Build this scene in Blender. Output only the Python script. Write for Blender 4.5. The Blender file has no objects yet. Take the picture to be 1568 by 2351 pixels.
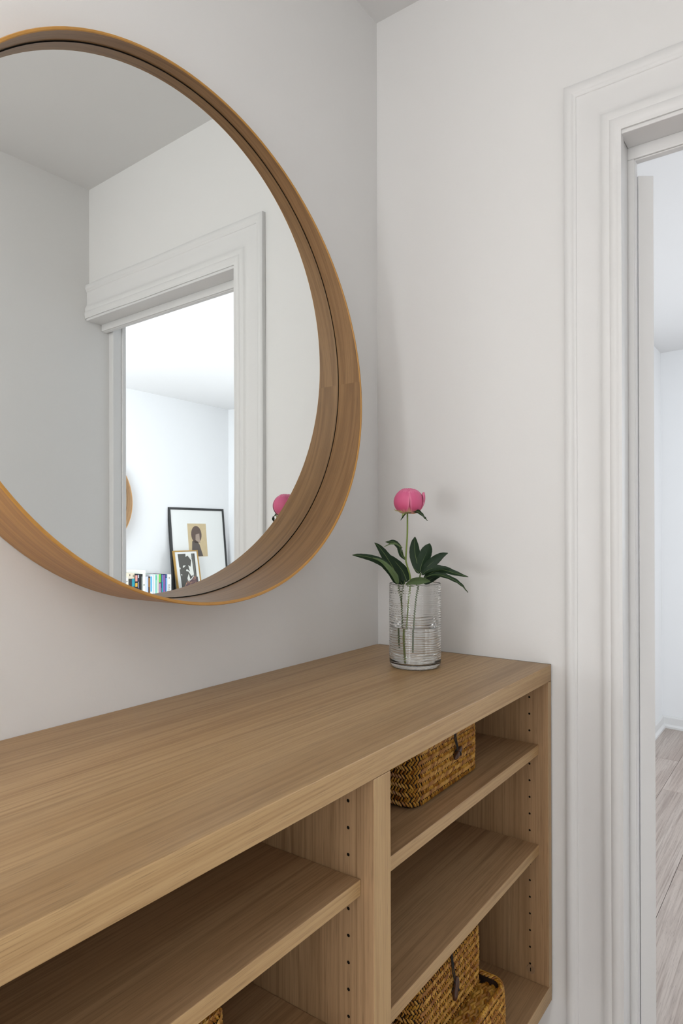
import bpy, bmesh, math, random
from mathutils import Vector, Matrix
PI = math.pi
sc = bpy.context.scene
COL = sc.collection
H = 1.03                      # counter top height above the floor

# ------------------------------------------------------------------ camera
cd = bpy.data.cameras.new('camera'); cam = bpy.data.objects.new('camera', cd); COL.objects.link(cam)
cd.sensor_fit = 'HORIZONTAL'; cd.sensor_width = 36.0; cd.lens = 36.0*1510.99/1568.0
cd.shift_x = 0.0; cd.shift_y = 40.0/1568.0; cd.clip_start = 0.02
Rv = Vector((0.58936404, -0.80786421, -0.00233299)); Uv = Vector((-6.336e-04, -3.350e-03, 0.99999419)); Fv = Vector((0.80786733, 0.58935914, 0.00248624))
M = Matrix((Rv, Uv, -Fv)).transposed().to_4x4(); M.translation = Vector((-1.26879, -0.82222, H+0.25802))
cam.matrix_world = M
sc.camera = cam

# ------------------------------------------------------------------ world, lights, exposure
w = bpy.data.worlds.new('sky'); sc.world = w; w.use_nodes = True
w.node_tree.nodes['Background'].inputs[0].default_value = (0.80, 0.90, 1.0, 1)
w.node_tree.nodes['Background'].inputs[1].default_value = 1.0
def area(name, loc, direc, sx, sy, power, col):
    l = bpy.data.lights.new(name, 'AREA'); l.shape = 'RECTANGLE'; l.size = sx; l.size_y = sy; l.energy = power; l.color = col
    o = bpy.data.objects.new(name, l); COL.objects.link(o); o.location = loc
    o.rotation_euler = Vector(direc).to_track_quat('-Z', 'Z').to_euler()
    return o
# daylight through the windows, with added fill at the far and side ones
area('daylight_next_room', (-0.08, -2.45, 1.58), (1, 0, -0.02), 1.35, 1.2, 68, (0.90, 0.95, 1.0))
area('fill_next_room_far', (3.50, -2.0, 1.62), (-1, 0, -0.02), 1.45, 1.3, 27, (0.90, 0.95, 1.0))  # added fill lamp, brightens the next room's ceiling and floor
area('daylight_rear_right', (-4.66, -0.55, 1.15), (1, 0, 0), 0.55, 1.15, 41, (0.97, 0.985, 1.0))
area('daylight_rear_left', (-4.66, 0.55, 1.15), (1, 0, 0), 0.55, 1.15, 33, (0.97, 0.985, 1.0))
area('fill_rear_side', (-2.6, 2.10, 1.45), (0, -1, -0.03), 1.5, 1.3, 80, (0.95, 0.975, 1.0))  # added fill lamp, soft ambient light for the hall
sc.view_settings.view_transform = 'Standard'; sc.view_settings.look = 'None'
sc.view_settings.exposure = 0.0; sc.view_settings.gamma = 1.0; sc.view_settings.use_curve_mapping = False

# ------------------------------------------------------------------ helpers
def obj(name, bm, m=None, parent=None, smooth=False, kind=None, label=None, keep=False):
    me = bpy.data.meshes.new(name)
    if isinstance(bm, bmesh.types.BMesh):
        bm.to_mesh(me); bm.free()
    o = bpy.data.objects.new(name, me); COL.objects.link(o)
    if m is not None:
        for x in (m if isinstance(m, (list, tuple)) else [m]): me.materials.append(x)
    if smooth:
        for p in me.polygons: p.use_smooth = True
        me.set_sharp_from_angle(angle=math.radians(40))
    if parent: o.parent = parent
    if kind: o['kind'] = kind
    if label: o['label'] = label
    return o
def thing(name, label, cat, loc=(0, 0, 0), group=None, kind=None):
    o = bpy.data.objects.new(name, None); COL.objects.link(o); o.location = loc; o.empty_display_size = 0.05
    tag(o, label, cat, group)
    if kind: o['kind'] = kind
    return o
def tag(o, label, cat, group=None):
    o['label'] = label; o['category'] = cat
    if group: o['group'] = group
def struct(name, bm, m, label=None, smooth=False):
    o = obj(name, bm, m, smooth=smooth, kind='structure', label=label); return o
def box_into(bm, a, b, grain=0, uvo=(0, 0), bev=0.0, mi=0):
    """axis box from a to b, uv in metres with u along the grain axis"""
    uv = bm.loops.layers.uv.verify()
    old = set(bm.faces)
    r = bmesh.ops.create_cube(bm, size=1.0)
    vs = r['verts']
    c = [(a[i]+b[i])/2 for i in range(3)]; s = [abs(b[i]-a[i]) for i in range(3)]
    for v in vs: v.co = Vector([c[i]+v.co[i]*s[i] for i in range(3)])
    if bev > 0:
        es = list(set(e for v in vs for e in v.link_edges))
        bmesh.ops.bevel(bm, geom=es, offset=bev, segments=2, profile=0.5, affect='EDGES')
    fs = [f for f in bm.faces if f not in old]
    uv = bm.loops.layers.uv.verify()
    for f in fs:
        f.normal_update(); n = f.normal; f.material_index = mi
        ax = max(range(3), key=lambda i: abs(n[i]))
        others = [i for i in range(3) if i != ax]
        if grain in others:
            ui = grain; vi = [i for i in others if i != grain][0]
        else: ui, vi = others
        for l in f.loops:
            l[uv].uv = (l.vert.co[ui]+uvo[0], l.vert.co[vi]+uvo[1]+0.37*ax)
    return vs
def box(a, b, grain=0, uvo=(0, 0), bev=0.0):
    bm = bmesh.new(); box_into(bm, a, b, grain, uvo, bev); return bm
def lathe(prof, n=96, jit=None, cap=False):
    """prof: list of (r, z); closed surface of revolution"""
    bm = bmesh.new(); uv = bm.loops.layers.uv.verify(); rings = []
    for (r, z) in prof:
        if r < 1e-6: rings.append([bm.verts.new((0, 0, z))]*n); continue
        rings.append([bm.verts.new(((r)*math.cos(2*PI*k/n), (r)*math.sin(2*PI*k/n), z+(jit(r, z, 2*PI*k/n) if jit else 0))) for k in range(n)])
    for i in range(len(rings)-1):
        A, B = rings[i], rings[i+1]
        for k in range(n):
            q = [A[k], A[(k+1) % n], B[(k+1) % n], B[k]]
            u = []
            for v in q:
                if v not in u: u.append(v)
            if len(u) >= 3:
                try: bm.faces.new(u)
                except ValueError: pass
    bmesh.ops.recalc_face_normals(bm, faces=bm.faces[:])
    return bm
def tube(bm, pts, rad, n=8, cap=True):
    pts = [Vector(p) for p in pts]; rings = []
    rr = rad if isinstance(rad, (list, tuple)) else [rad]*len(pts)
    ref = Vector((0.3, 0.9, 0.2)).normalized()
    for i, p in enumerate(pts):
        t = (pts[min(i+1, len(pts)-1)]-pts[max(i-1, 0)]).normalized()
        a = t.cross(ref)
        if a.length < 0.1: a = t.cross(Vector((1, 0, 0)))
        a.normalize(); b = t.cross(a)
        rings.append([bm.verts.new(p+(a*math.cos(2*PI*k/n)+b*math.sin(2*PI*k/n))*rr[i]) for k in range(n)])
    for i in range(len(rings)-1):
        for k in range(n):
            bm.faces.new([rings[i][k], rings[i][(k+1) % n], rings[i+1][(k+1) % n], rings[i+1][k]])
    if cap:
        bm.faces.new(list(reversed(rings[0]))); bm.faces.new(rings[-1])
    return bm
def spline(pts, n=10):
    """Catmull-Rom through pts"""
    P = [Vector(p) for p in pts]; P = [P[0]*2-P[1]]+P+[P[-1]*2-P[-2]]; out = []
    for i in range(1, len(P)-2):
        for k in range(n):
            t = k/n
            out.append(0.5*((2*P[i])+(-P[i-1]+P[i+1])*t+(2*P[i-1]-5*P[i]+4*P[i+1]-P[i+2])*t*t+(-P[i-1]+3*P[i]-3*P[i+1]+P[i+2])*t**3))
    out.append(P[-2]); return out
def lin(c):
    return tuple(((x/255)/12.92 if x/255 <= 0.04045 else ((x/255+0.055)/1.055)**2.4) for x in c)+(1,)

# ------------------------------------------------------------------ materials
def mat(name, col, rough=0.5, spec=0.5, metal=0.0, bump=None, var=None, coat=0.0):
    m = bpy.data.materials.new(name); m.use_nodes = True; nt = m.node_tree; b = nt.nodes['Principled BSDF']
    b.inputs['Base Color'].default_value = col; b.inputs['Roughness'].default_value = rough
    b.inputs['Specular IOR Level'].default_value = spec; b.inputs['Metallic'].default_value = metal
    b.inputs['Coat Weight'].default_value = coat
    tc = nt.nodes.new('ShaderNodeTexCoord')
    if var:
        s, amt = var
        n = nt.nodes.new('ShaderNodeTexNoise'); n.inputs['Scale'].default_value = s; n.inputs['Detail'].default_value = 4
        nt.links.new(tc.outputs['Object'], n.inputs['Vector'])
        mp = nt.nodes.new('ShaderNodeMapRange'); mp.inputs[3].default_value = 1-amt; mp.inputs[4].default_value = 1+amt
        nt.links.new(n.outputs['Fac'], mp.inputs[0])
        mx = nt.nodes.new('ShaderNodeMix'); mx.data_type = 'RGBA'; mx.blend_type = 'MULTIPLY'; mx.inputs[0].default_value = 1
        mx.inputs[6].default_value = col; nt.links.new(mp.outputs[0], mx.inputs[7]); nt.links.new(mx.outputs[2], b.inputs['Base Color'])
    if bump:
        for k, (s, st, d) in enumerate(bump):
            n = nt.nodes.new('ShaderNodeTexNoise'); n.inputs['Scale'].default_value = s; n.inputs['Detail'].default_value = 3
            nt.links.new(tc.outputs['Object'], n.inputs['Vector'])
            bp = nt.nodes.new('ShaderNodeBump'); bp.inputs['Strength'].default_value = st; bp.inputs['Distance'].default_value = d
            nt.links.new(n.outputs['Fac'], bp.inputs['Height'])
            if k: nt.links.new(prev.outputs[0], bp.inputs['Normal'])
            prev = bp
        nt.links.new(prev.outputs[0], b.inputs['Normal'])
    return m
def wood(name, base, dark, light, rough=0.45, strip=0.0, fine=1.0, seam=None, obj_random=False, broad=9.0):
    """oak-like wood driven by a metric UV map whose u runs along the grain"""
    m = bpy.data.materials.new(name); m.use_nodes = True; nt = m.node_tree; b = nt.nodes['Principled BSDF']; N = nt.nodes.new; L = nt.links.new
    uv = N('ShaderNodeUVMap'); src = uv.outputs[0]
    if obj_random:
        oi = N('ShaderNodeObjectInfo'); ad = N('ShaderNodeVectorMath'); ad.operation = 'MULTIPLY_ADD'
        cb = N('ShaderNodeCombineXYZ'); L(oi.outputs['Random'], cb.inputs[0]); L(oi.outputs['Random'], cb.inputs[1])
        L(cb.outputs[0], ad.inputs[0]); ad.inputs[1].default_value = (37, 53, 0); L(src, ad.inputs[2]); src = ad.outputs[0]
    def nz(sx, sy, detail=3, dist=0.0, rgh=0.5):
        mp = N('ShaderNodeMapping'); mp.inputs['Scale'].default_value = (sx, sy, 1); L(src, mp.inputs[0])
        n = N('ShaderNodeTexNoise'); n.noise_dimensions = '2D'; n.inputs['Scale'].default_value = 1; n.inputs['Detail'].default_value = detail
        n.inputs['Distortion'].default_value = dist; n.inputs['Roughness'].default_value = rgh
        L(mp.outputs[0], n.inputs['Vector']); return n.outputs['Fac']
    def mr(x, a, c, lo, hi):
        n = N('ShaderNodeMapRange'); n.inputs[1].default_value = a; n.inputs[2].default_value = c; n.inputs[3].default_value = lo; n.inputs[4].default_value = hi
        L(x, n.inputs[0]); return n.outputs[0]
    def mix(f, a, c, mode='MIX'):
        n = N('ShaderNodeMix'); n.data_type = 'RGBA'; n.blend_type = mode
        if isinstance(f, float): n.inputs[0].default_value = f
        else: L(f, n.inputs[0])
        for k, x in ((6, a), (7, c)):
            if isinstance(x, tuple): n.inputs[k].default_value = x
            else: L(x, n.inputs[k])
        return n.outputs[2]
    c = mix(mr(nz(0.7, broad, 2, 0.6), 0.3, 0.7, 0, 1), base, light)
    c = mix(mr(nz(1.1, broad*5, 3, 2.2), 0.45, 0.75, 0, 0.55), c, dark)
    c = mix(mr(nz(2.5, 300*fine, 3, 0.2), 0.48, 0.72, 0, 0.42), c, dark)
    pores = mr(nz(22, 1000*fine, 2, 0), 0.60, 0.76, 0, 0.36)
    c = mix(pores, c, tuple(x*0.35 for x in dark[:3])+(1,))
    if strip:
        sp = N('ShaderNodeSeparateXYZ'); L(src, sp.inputs[0])
        d = N('ShaderNodeMath'); d.operation = 'DIVIDE'; L(sp.outputs[1], d.inputs[0]); d.inputs[1].default_value = 0.094
        fl = N('ShaderNodeMath'); fl.operation = 'FLOOR'; L(d.outputs[0], fl.inputs[0])
        wn = N('ShaderNodeTexWhiteNoise'); wn.noise_dimensions = '1D'; L(fl.outputs[0], wn.inputs['W'])
        k = mr(wn.outputs[0], 0, 1, 1-strip, 1+strip)
        c = mix(1.0, c, k, 'MULTIPLY')
    if obj_random:
        k = mr(oi.outputs['Random'], 0, 1, 0.86, 1.10); c = mix(1.0, c, k, 'MULTIPLY')
    L(c, b.inputs['Base Color']); b.inputs['Roughness'].default_value = rough
    bp = N('ShaderNodeBump'); bp.inputs['Strength'].default_value = 0.25; bp.inputs['Distance'].default_value = 0.0006
    inv = N('ShaderNodeMath'); inv.operation = 'SUBTRACT'; inv.inputs[0].default_value = 1; L(pores, inv.inputs[1]); L(inv.outputs[0], bp.inputs['Height'])
    L(bp.outputs[0], b.inputs['Normal'])
    return m

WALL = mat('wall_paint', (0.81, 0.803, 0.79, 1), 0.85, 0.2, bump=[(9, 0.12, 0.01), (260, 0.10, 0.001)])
CEILN = mat('daylit_ceiling_paint', (0.87, 0.87, 0.87, 1), 0.9, 0.2, bump=[(7, 0.1, 0.01)])  # next room ceiling, tone raised to carry its brighter light
WALLN = mat('daylit_wall_paint', (0.87, 0.875, 0.88, 1), 0.85, 0.2, bump=[(9, 0.10, 0.01)])  # next room walls, paler copy with the brighter light in the colour
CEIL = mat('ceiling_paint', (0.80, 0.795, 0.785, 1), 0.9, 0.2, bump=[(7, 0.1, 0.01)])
TRIM = mat('gloss_trim_paint', (0.78, 0.776, 0.768, 1), 0.42, 0.5, bump=[(14, 0.35, 0.004), (60, 0.12, 0.002)])
OAK = wood('oak_top', lin((172, 138, 96)), lin((136, 103, 65)), lin((184, 152, 110)), 0.42, strip=0.09)
OAKP = wood('oak_panel', lin((168, 133, 96)), lin((126, 94, 62)), lin((180, 147, 110)), 0.5)
EDGE = wood('lit_oak_edge', lin((182, 147, 101)), lin((152, 116, 73)), lin((193, 160, 114)), 0.45)  # solid edge band; light on the front faces is put into its tone
RING = wood('ring_oak', lin((140, 104, 66)), lin((106, 75, 42)), lin((150, 115, 76)), 0.5)
HONEY = wood('honey_oak', lin((172, 122, 62)), lin((138, 90, 40)), lin((186, 137, 72)), 0.38)
RIM = mat('ply_rim', lin((190, 138, 64)), 0.4, var=(60, 0.12))
FLOORM = wood('floor_oak', lin((176, 160, 150)), lin((132, 114, 104)), lin((198, 186, 177)), 0.4, obj_random=True, broad=7, fine=0.6)
DARK = mat('dark_gap', (0.012, 0.009, 0.006, 1), 0.8, 0.1)
OLIVE = mat('olive_filler', lin((116, 104, 86)), 0.6)
MIRROR = mat('mirror_silver', (0.94, 0.965, 0.955, 1), 0.0, metal=1.0)

# ------------------------------------------------------------------ room shell
ZC = 2.4546; W = -1.2674; XW = 0.06            # ceiling height, opposite wall, end wall thickness
A0 = Vector((1.9164, -3.8763, 0)); AV = Vector((0.99826602, -0.0588639, 0)); AN = Vector((0.0588639, 0.99826602, 0))
CN = A0+AV*1.1569                              # far corner of the next room
C1 = Vector((3.47, 0.03, 0))
def quadwall(p, q, th_dir, z0=0.0, z1=ZC, th=0.12, hole=None):
    """vertical wall slab from p to q, thickness th along th_dir; hole=(s0,s1,z0,z1)"""
    bm = bmesh.new(); p = Vector(p); q = Vector(q); d = (q-p); Ln = d.length; d.normalize(); t = Vector(th_dir).normalized()*th
    def slab(s0, s1, a, b):
        vs = []
        for zz in (a, b):
            for off in (Vector((0, 0, 0)), t):
                for s in (s0, s1):
                    vs.append(bm.verts.new(p+d*s+off+Vector((0, 0, zz))))
        i = vs
        for f in ((0, 1, 3, 2), (4, 5, 7, 6), (0, 1, 5, 4), (2, 3, 7, 6), (0, 2, 6, 4), (1, 3, 7, 5)):
            bm.faces.new([i[k] for k in f])
    if hole:
        s0, s1, a, b = hole
        slab(0, s0, z0, z1); slab(s1, Ln, z0, z1); slab(s0, s1, z0, a); slab(s0, s1, b, z1)
    else: slab(0, Ln, z0, z1)
    bmesh.ops.recalc_face_normals(bm, faces=bm.faces[:]); return bm
struct('wall_left', box((-1.42, 0, 0), (0, 0.12, ZC)), WALL)
# end wall: pier beside the counter and lintel over the doorway
bm = bmesh.new(); box_into(bm, (0, -0.515, 0), (XW, 0.12, ZC)); box_into(bm, (0, W, H+0.985), (XW, -0.515, ZC))
struct('wall_end', bm, WALL)
struct('wall_right', box((-4.62, W-0.12, 0), (0.075, W, ZC)), WALL)
struct('wall_rear_left', quadwall((-4.62, 2.0, 0), (-1.30, 2.0, 0), (0, 1, 0), th=0.05, hole=(1.22, 2.82, 0.75, 2.15)), WALL)
struct('wall_rear_return', box((-1.42, 0.12, 0), (-1.30, 2.0, ZC)), WALL)
# the rear wall has two windows, the next room one
bm = bmesh.new()
for (y0, y1, z0, z1) in ((W-0.12, -0.85, 0, ZC), (-0.25, 0.25, 0, ZC), (0.85, 2.12, 0, ZC), (-0.85, -0.25, 0, 0.55), (-0.85, -0.25, 1.75, ZC), (0.25, 0.85, 0, 0.55), (0.25, 0.85, 1.75, ZC)):
    box_into(bm, (-4.74, y0, z0), (-4.62, y1, z1))
struct('wall_rear', bm, WALL)
struct('wall_side', quadwall((XW, 0.03, 0), (C1.x, 0.03, 0), (0, 1, 0)), WALLN)
Lfar = (CN-C1).length
struct('wall_far', quadwall(C1, CN, (1, -0.1, 0), hole=(1.20, 2.80, 0.92, 2.30)), WALLN)
pA = A0-AV*1.96
struct('wall_opposite', quadwall((XW, -3.8763+0.05897*1.8564, 0), CN, (-AN.x, -AN.y, 0)), WALLN)
struct('wall_door', quadwall((XW, W-0.12, 0), (XW, -4.0, 0), (-1, 0, 0), th=XW, hole=(0.363, 1.763, 0.93, 2.23)), WALLN)
bm = bmesh.new(); box_into(bm, (-4.74, W-0.12, ZC), (0.0, 2.12, ZC+0.1))
struct('ceiling', bm, CEIL)
bm = bmesh.new(); box_into(bm, (0.0, -4.5, ZC), (3.75, 0.16, ZC+0.1))
struct('ceiling_next_room', bm, CEILN)
# baseboards of the next room: a board with a small quarter-round shoe
def baseboard(name, p, q, n):
    p = Vector(p); q = Vector(q); n = Vector(n).normalized(); bm = bmesh.new()
    prof = [(0, 0), (0.026, 0), (0.026, 0.012), (0.016, 0.02), (0.013, 0.024), (0.013, 0.066), (0.009, 0.074), (0, 0.076)]
    A = [bm.verts.new(p+n*a+Vector((0, 0, b))) for a, b in prof]; B = [bm.verts.new(q+n*a+Vector((0, 0, b))) for a, b in prof]
    for i in range(len(prof)): bm.faces.new([A[i], A[(i+1) % len(prof)], B[(i+1) % len(prof)], B[i]])
    bm.faces.new(A); bm.faces.new(B[::-1]); bmesh.ops.recalc_face_normals(bm, faces=bm.faces[:])
    struct(name, bm, TRIM)
fd = (CN-C1).normalized(); fn = Vector((fd.y, -fd.x, 0)); fn = fn if fn.x < 0 else -fn
baseboard('baseboard_side', (XW+0.001, 0.03, 0), (C1.x-0.001, 0.03, 0), (0, -1, 0))
baseboard('baseboard_far', C1+fn*0.0005, CN, fn)
baseboard('baseboard_opposite', (XW+0.01, -3.8763+0.05897*1.8464, 0), CN, AN)
baseboard('baseboard_right', (-4.6, W, 0), (-0.03, W, 0), (0, 1, 0))
# windows (frames only stand outside the view)
def window(name, c, axis_w, wd, z0, z1, dep):
    e = thing(name, 'white painted window frame with two casements', 'window', kind='structure'); del e['label'], e['category']
    aw = Vector(axis_w).normalized(); n = Vector((aw.y, -aw.x, 0))
    rot = Matrix((aw, n, Vector((0, 0, 1)))).transposed().to_4x4(); rot.translation = Vector(c)
    e.matrix_world = rot
    bm = bmesh.new()
    for (a, b) in (((-wd/2, 0, z0), (-wd/2+0.05, dep, z1)), ((wd/2-0.05, 0, z0), (wd/2, dep, z1)), ((-wd/2, 0, z0), (wd/2, dep, z0+0.05)), ((-wd/2, 0, z1-0.05), (wd/2, dep, z1)), ((-0.03, 0.01, z0), (0.03, dep-0.01, z1))):
        box_into(bm, a, b, bev=0.003)
    obj('window_frame', bm, TRIM, e)
    obj('window_sill', box((-wd/2-0.03, -0.03, z0-0.03), (wd/2+0.03, dep+0.03, z0-0.001), bev=0.004), TRIM, e)
window('window_1', (0.01, -2.45, 0), (0, 1, 0), 1.39, 0.94, 2.22, 0.04)
window('fill_window_far', C1+(CN-C1).normalized()*2.0+Vector((0.05, 0, 0)), fd, 1.58, 0.93, 2.29, 0.05)  # added unseen window, opening for the far fill lamp
window('window_2', (-4.70, -0.55, 0), (0, 1, 0), 0.59, 0.56, 1.74, 0.04)
window('window_3', (-4.70, 0.55, 0), (0, 1, 0), 0.59, 0.56, 1.74, 0.04)
window('fill_window_rear_side', (-2.60, 2.055, 0), (-1, 0, 0), 1.59, 0.76, 2.14, 0.03)  # added unseen window for the soft side fill

# floors: every plank is a part
def planks(parent, x0, x1, y0, y1, ystart, joints, seed):
    rnd = random.Random(seed); wd = 0.198; Lp = 1.32; cache = {}
    ny0 = math.floor((y0-ystart)/wd); ny1 = math.ceil((y1-ystart)/wd)
    for j in range(ny0, ny1):
        ya = max(ystart+j*wd, y0); yb = min(ystart+(j+1)*wd, y1)
        if yb-ya < 0.01: continue
        off = joints.get(j, rnd.uniform(0, Lp)); x = off-math.ceil((off-x0)/Lp)*Lp
        while x < x1:
            xa = max(x, x0); xb = min(x+Lp, x1)
            if xb-xa > 0.02:
                key = (round(xb-xa, 3), round(yb-ya, 3))
                if key not in cache:
                    bm = box((0, 0, -0.012), (xb-xa-0.0016, yb-ya-0.0014, 0), 0, bev=0.0009); me = bpy.data.meshes.new('plank'); bm.to_mesh(me); bm.free(); me.materials.append(FLOORM); cache[key] = me
                o = bpy.data.objects.new('plank', cache[key]); COL.objects.link(o); o.location = (xa+0.0008, ya+0.0007, 0); o.parent = parent
            x += Lp
fl = struct('floor', box((-4.74, W-0.12, -0.1), (0.0, 2.12, -0.0125)), DARK)
planks(fl, -4.62, -0.001, W, 0.0, -0.373, {}, 5)
planks(fl, -4.62, -1.42, 0.0, 2.0, -0.373+0.198*2, {}, 6)
fl2 = struct('floor_next_room', box((0.0, -4.5, -0.1), (3.75, 0.16, -0.0125)), DARK)
planks(fl2, 0.001, 3.47, -3.99, 0.03, -0.373, {0: 2.318, 1: 2.803, -1: 1.5}, 3)

# ceiling globe lamp of the hall, behind the camera
cl = thing('ceiling_lamp', 'round opal glass ceiling lamp in the hall', 'lamp', (-1.95, -0.62, ZC))
GL = bpy.data.materials.new('opal_glow'); GL.use_nodes = True; b_ = GL.node_tree.nodes['Principled BSDF']; b_.inputs['Base Color'].default_value = (0.9, 0.88, 0.84, 1); b_.inputs['Emission Color'].default_value = (1.0, 0.97, 0.94, 1); b_.inputs['Emission Strength'].default_value = 15
bm = bmesh.new(); bmesh.ops.create_uvsphere(bm, u_segments=32, v_segments=16, radius=0.12); bmesh.ops.translate(bm, verts=bm.verts[:], vec=(0, 0, -0.16)); obj('globe_shade', bm, GL, cl, smooth=True)
obj('ceiling_mount', lathe([(0, 0), (0.07, 0), (0.068, -0.02), (0.045, -0.05), (0, -0.05)], 32), TRIM, cl, smooth=True)

# ------------------------------------------------------------------ doorway: casing, lining, stops, leaf
door = thing('door_1', '', ''); door['kind'] = 'structure'; del door['label'], door['category']
def casing():
    bm = bmesh.new()
    # (distance from the outer edge, protrusion)
    pr = [(0, 0), (0, 0.020), (0.003, 0.0245), (0.008, 0.027), (0.014, 0.027), (0.017, 0.023), (0.019, 0.0205), (0.0225, 0.0205), (0.0235, 0.018), (0.027, 0.0165), (0.034, 0.0155), (0.050, 0.0150),
          (0.060, 0.0160), (0.066, 0.0185), (0.0685, 0.023), (0.073, 0.0265), (0.079, 0.0275), (0.083, 0.0262), (0.0845, 0.0285), (0.089, 0.031), (0.0955, 0.0315), (0.0975, 0.029), (0.0995, 0.0285), (0.104, 0.028), (0.104, -0.008)]
    pr = [(a, t*0.58) for a, t in pr]; y0 = -0.4290; zt = H+1.0975; kh = 0.1170/0.104
    rows = []
    def row(fn): rows.append([bm.verts.new(fn(a, t)) for a, t in pr])
    nz = 40
    for i in range(nz):
        z = 0.0+(zt-0.125)*i/nz
        row(lambda a, t: (-t+0.0006*math.sin(z*9+a*60), y0-a, z))
    row(lambda a, t: (-t, y0-a, zt-a*kh))
    ny = 20; ye = W+0.0005
    for i in range(1, ny+1):
        f = i/ny
        row(lambda a, t: (-t+0.0005*math.sin(f*14+a*50), (y0-a)+(ye-(y0-a))*f, zt-a*kh+0.0012*math.sin(f*9)*f))
    for i in range(len(rows)-1):
        for k in range(len(pr)-1): bm.faces.new([rows[i][k], rows[i][k+1], rows[i+1][k+1], rows[i+1][k]])
    bm.faces.new(rows[0]); bm.faces.new(rows[-1][::-1])
    bmesh.ops.recalc_face_normals(bm, faces=bm.faces[:]); return bm
obj('casing', casing(), TRIM, door, smooth=True)
bm = bmesh.new(); box_into(bm, (-0.012, -0.530, 0), (0.045, -0.514, H+0.99), 2, bev=0.0015); box_into(bm, (-0.012, W+0.001, H+0.974), (0.045, -0.5305, H+0.99), 1, bev=0.0015)
obj('lining', bm, TRIM, door)
bm = bmesh.new()
for i, (x0, x1, y1) in enumerate(((0.0452, 0.0500, -0.5415), (0.0500, 0.0665, -0.5430))):
    box_into(bm, (x0, y1, 0), (x1, -0.512, H+0.952), 2, bev=0.0018)
    box_into(bm, (x0, W+0.001, H+(0.952 if i == 0 else 0.950)), (x1, -0.512, H+1.0), 1, bev=0.0018)
obj('door_stop', bm, TRIM, door)
bm = bmesh.new(); box_into(bm, (0.0752, W-0.06, 0), (0.110, W+0.024, H+0.9945), 2, bev=0.003); box_into(bm, (0.110, W-0.06, 0), (0.126, W+0.028, H+0.9945), 2, bev=0.003); box_into(bm, (0.0675, W-0.06, H+0.995), (0.126, -0.515, H+1.05), 1, bev=0.003)
obj('far_jamb', bm, TRIM, door)
bm = bmesh.new(); box_into(bm, (0, 0, 0.01), (0.70, 0.0295, H+0.930), 2, bev=0.0015)
leaf = obj('door_leaf', bm, TRIM, door)
leaf.matrix_world = Matrix.Translation((0.0860, -0.5675, 0)) @ Matrix.Rotation(math.radians(36.1), 4, 'Z')
bm = bmesh.new()
for (a, b, c_, d_) in ((0.10, 0.60, 0.15, 0.85), (0.10, 0.60, 1.0, 1.82)):
    for (p0, p1) in (((a, -0.004, c_), (b, 0, c_+0.02)), ((a, -0.004, d_-0.02), (b, 0, d_)), ((a, -0.004, c_), (a+0.02, 0, d_)), ((b-0.02, -0.004, c_), (b, 0, d_))): box_into(bm, p0, p1)
o = obj('panel_moulding', bm, TRIM, leaf)
bm = lathe([(0, 0), (0.012, 0), (0.010, 0.02), (0.012, 0.035), (0.024, 0.045), (0.024, 0.058), (0.0, 0.066)], 24)
bmesh.ops.rotate(bm, verts=bm.verts[:], matrix=Matrix.Rotation(PI/2, 3, 'X')); bmesh.ops.translate(bm, verts=bm.verts[:], vec=(0.64, 0, 1.0))
obj('door_knob', bm, mat('brass', lin((190, 170, 120)), 0.3, metal=1.0), leaf, smooth=True)

# ------------------------------------------------------------------ shelving
TT = 0.0314; ZB = -0.613; S1 = (-0.1529, 0.0190); S2 = (-0.3449, 0.0186)
ctop = obj('countertop', box((-1.215, -0.400, H-TT), (-0.0062, -0.0005, H), 0, (0.3, 0.05), bev=0.0012), [OAK])
ctop.data.materials.append(EDGE)
for p in ctop.data.polygons:
    if p.normal.y < -0.9: p.material_index = 1
tag(ctop, 'long light oak board lying across the wall shelving, vase at its far end', 'countertop')
XP = [(-1.215, -1.1963), (-0.6275, -0.5902), (-0.0234, -0.0062)]     # left side, divider, right side
rnd = random.Random(11)
su = thing('shelf_unit', 'open oak wall shelving under the counter, a thick divider between its two bays', 'shelf unit', (-0.6, -0.2, H-0.645)); TS = Matrix.Translation(-su.location)
def part(n, a, b, g, front=True, m=OAKP, bev=0.0009, **k):
    bm = box((a[0], a[1], H+a[2]), (b[0], b[1], H+b[2]), g, (rnd.uniform(0, 9), rnd.uniform(0, 9)), bev); bm.transform(TS)
    o = obj(n, bm, [m, EDGE], su, **k)
    if front:
        for p in o.data.polygons:
            if p.normal.y < -0.9: p.material_index = 1
    return o
for n_p, (a, b) in zip(('side_panel', 'divider_panel', 'side_panel'), XP): part(n_p, (a, -0.40, ZB), (b, -0.002, -TT-0.0003), 2)
part('bottom_panel', (XP[0][0], -0.40, ZB-0.032), (XP[2][1], -0.002, ZB-0.0002), 0)
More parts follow.
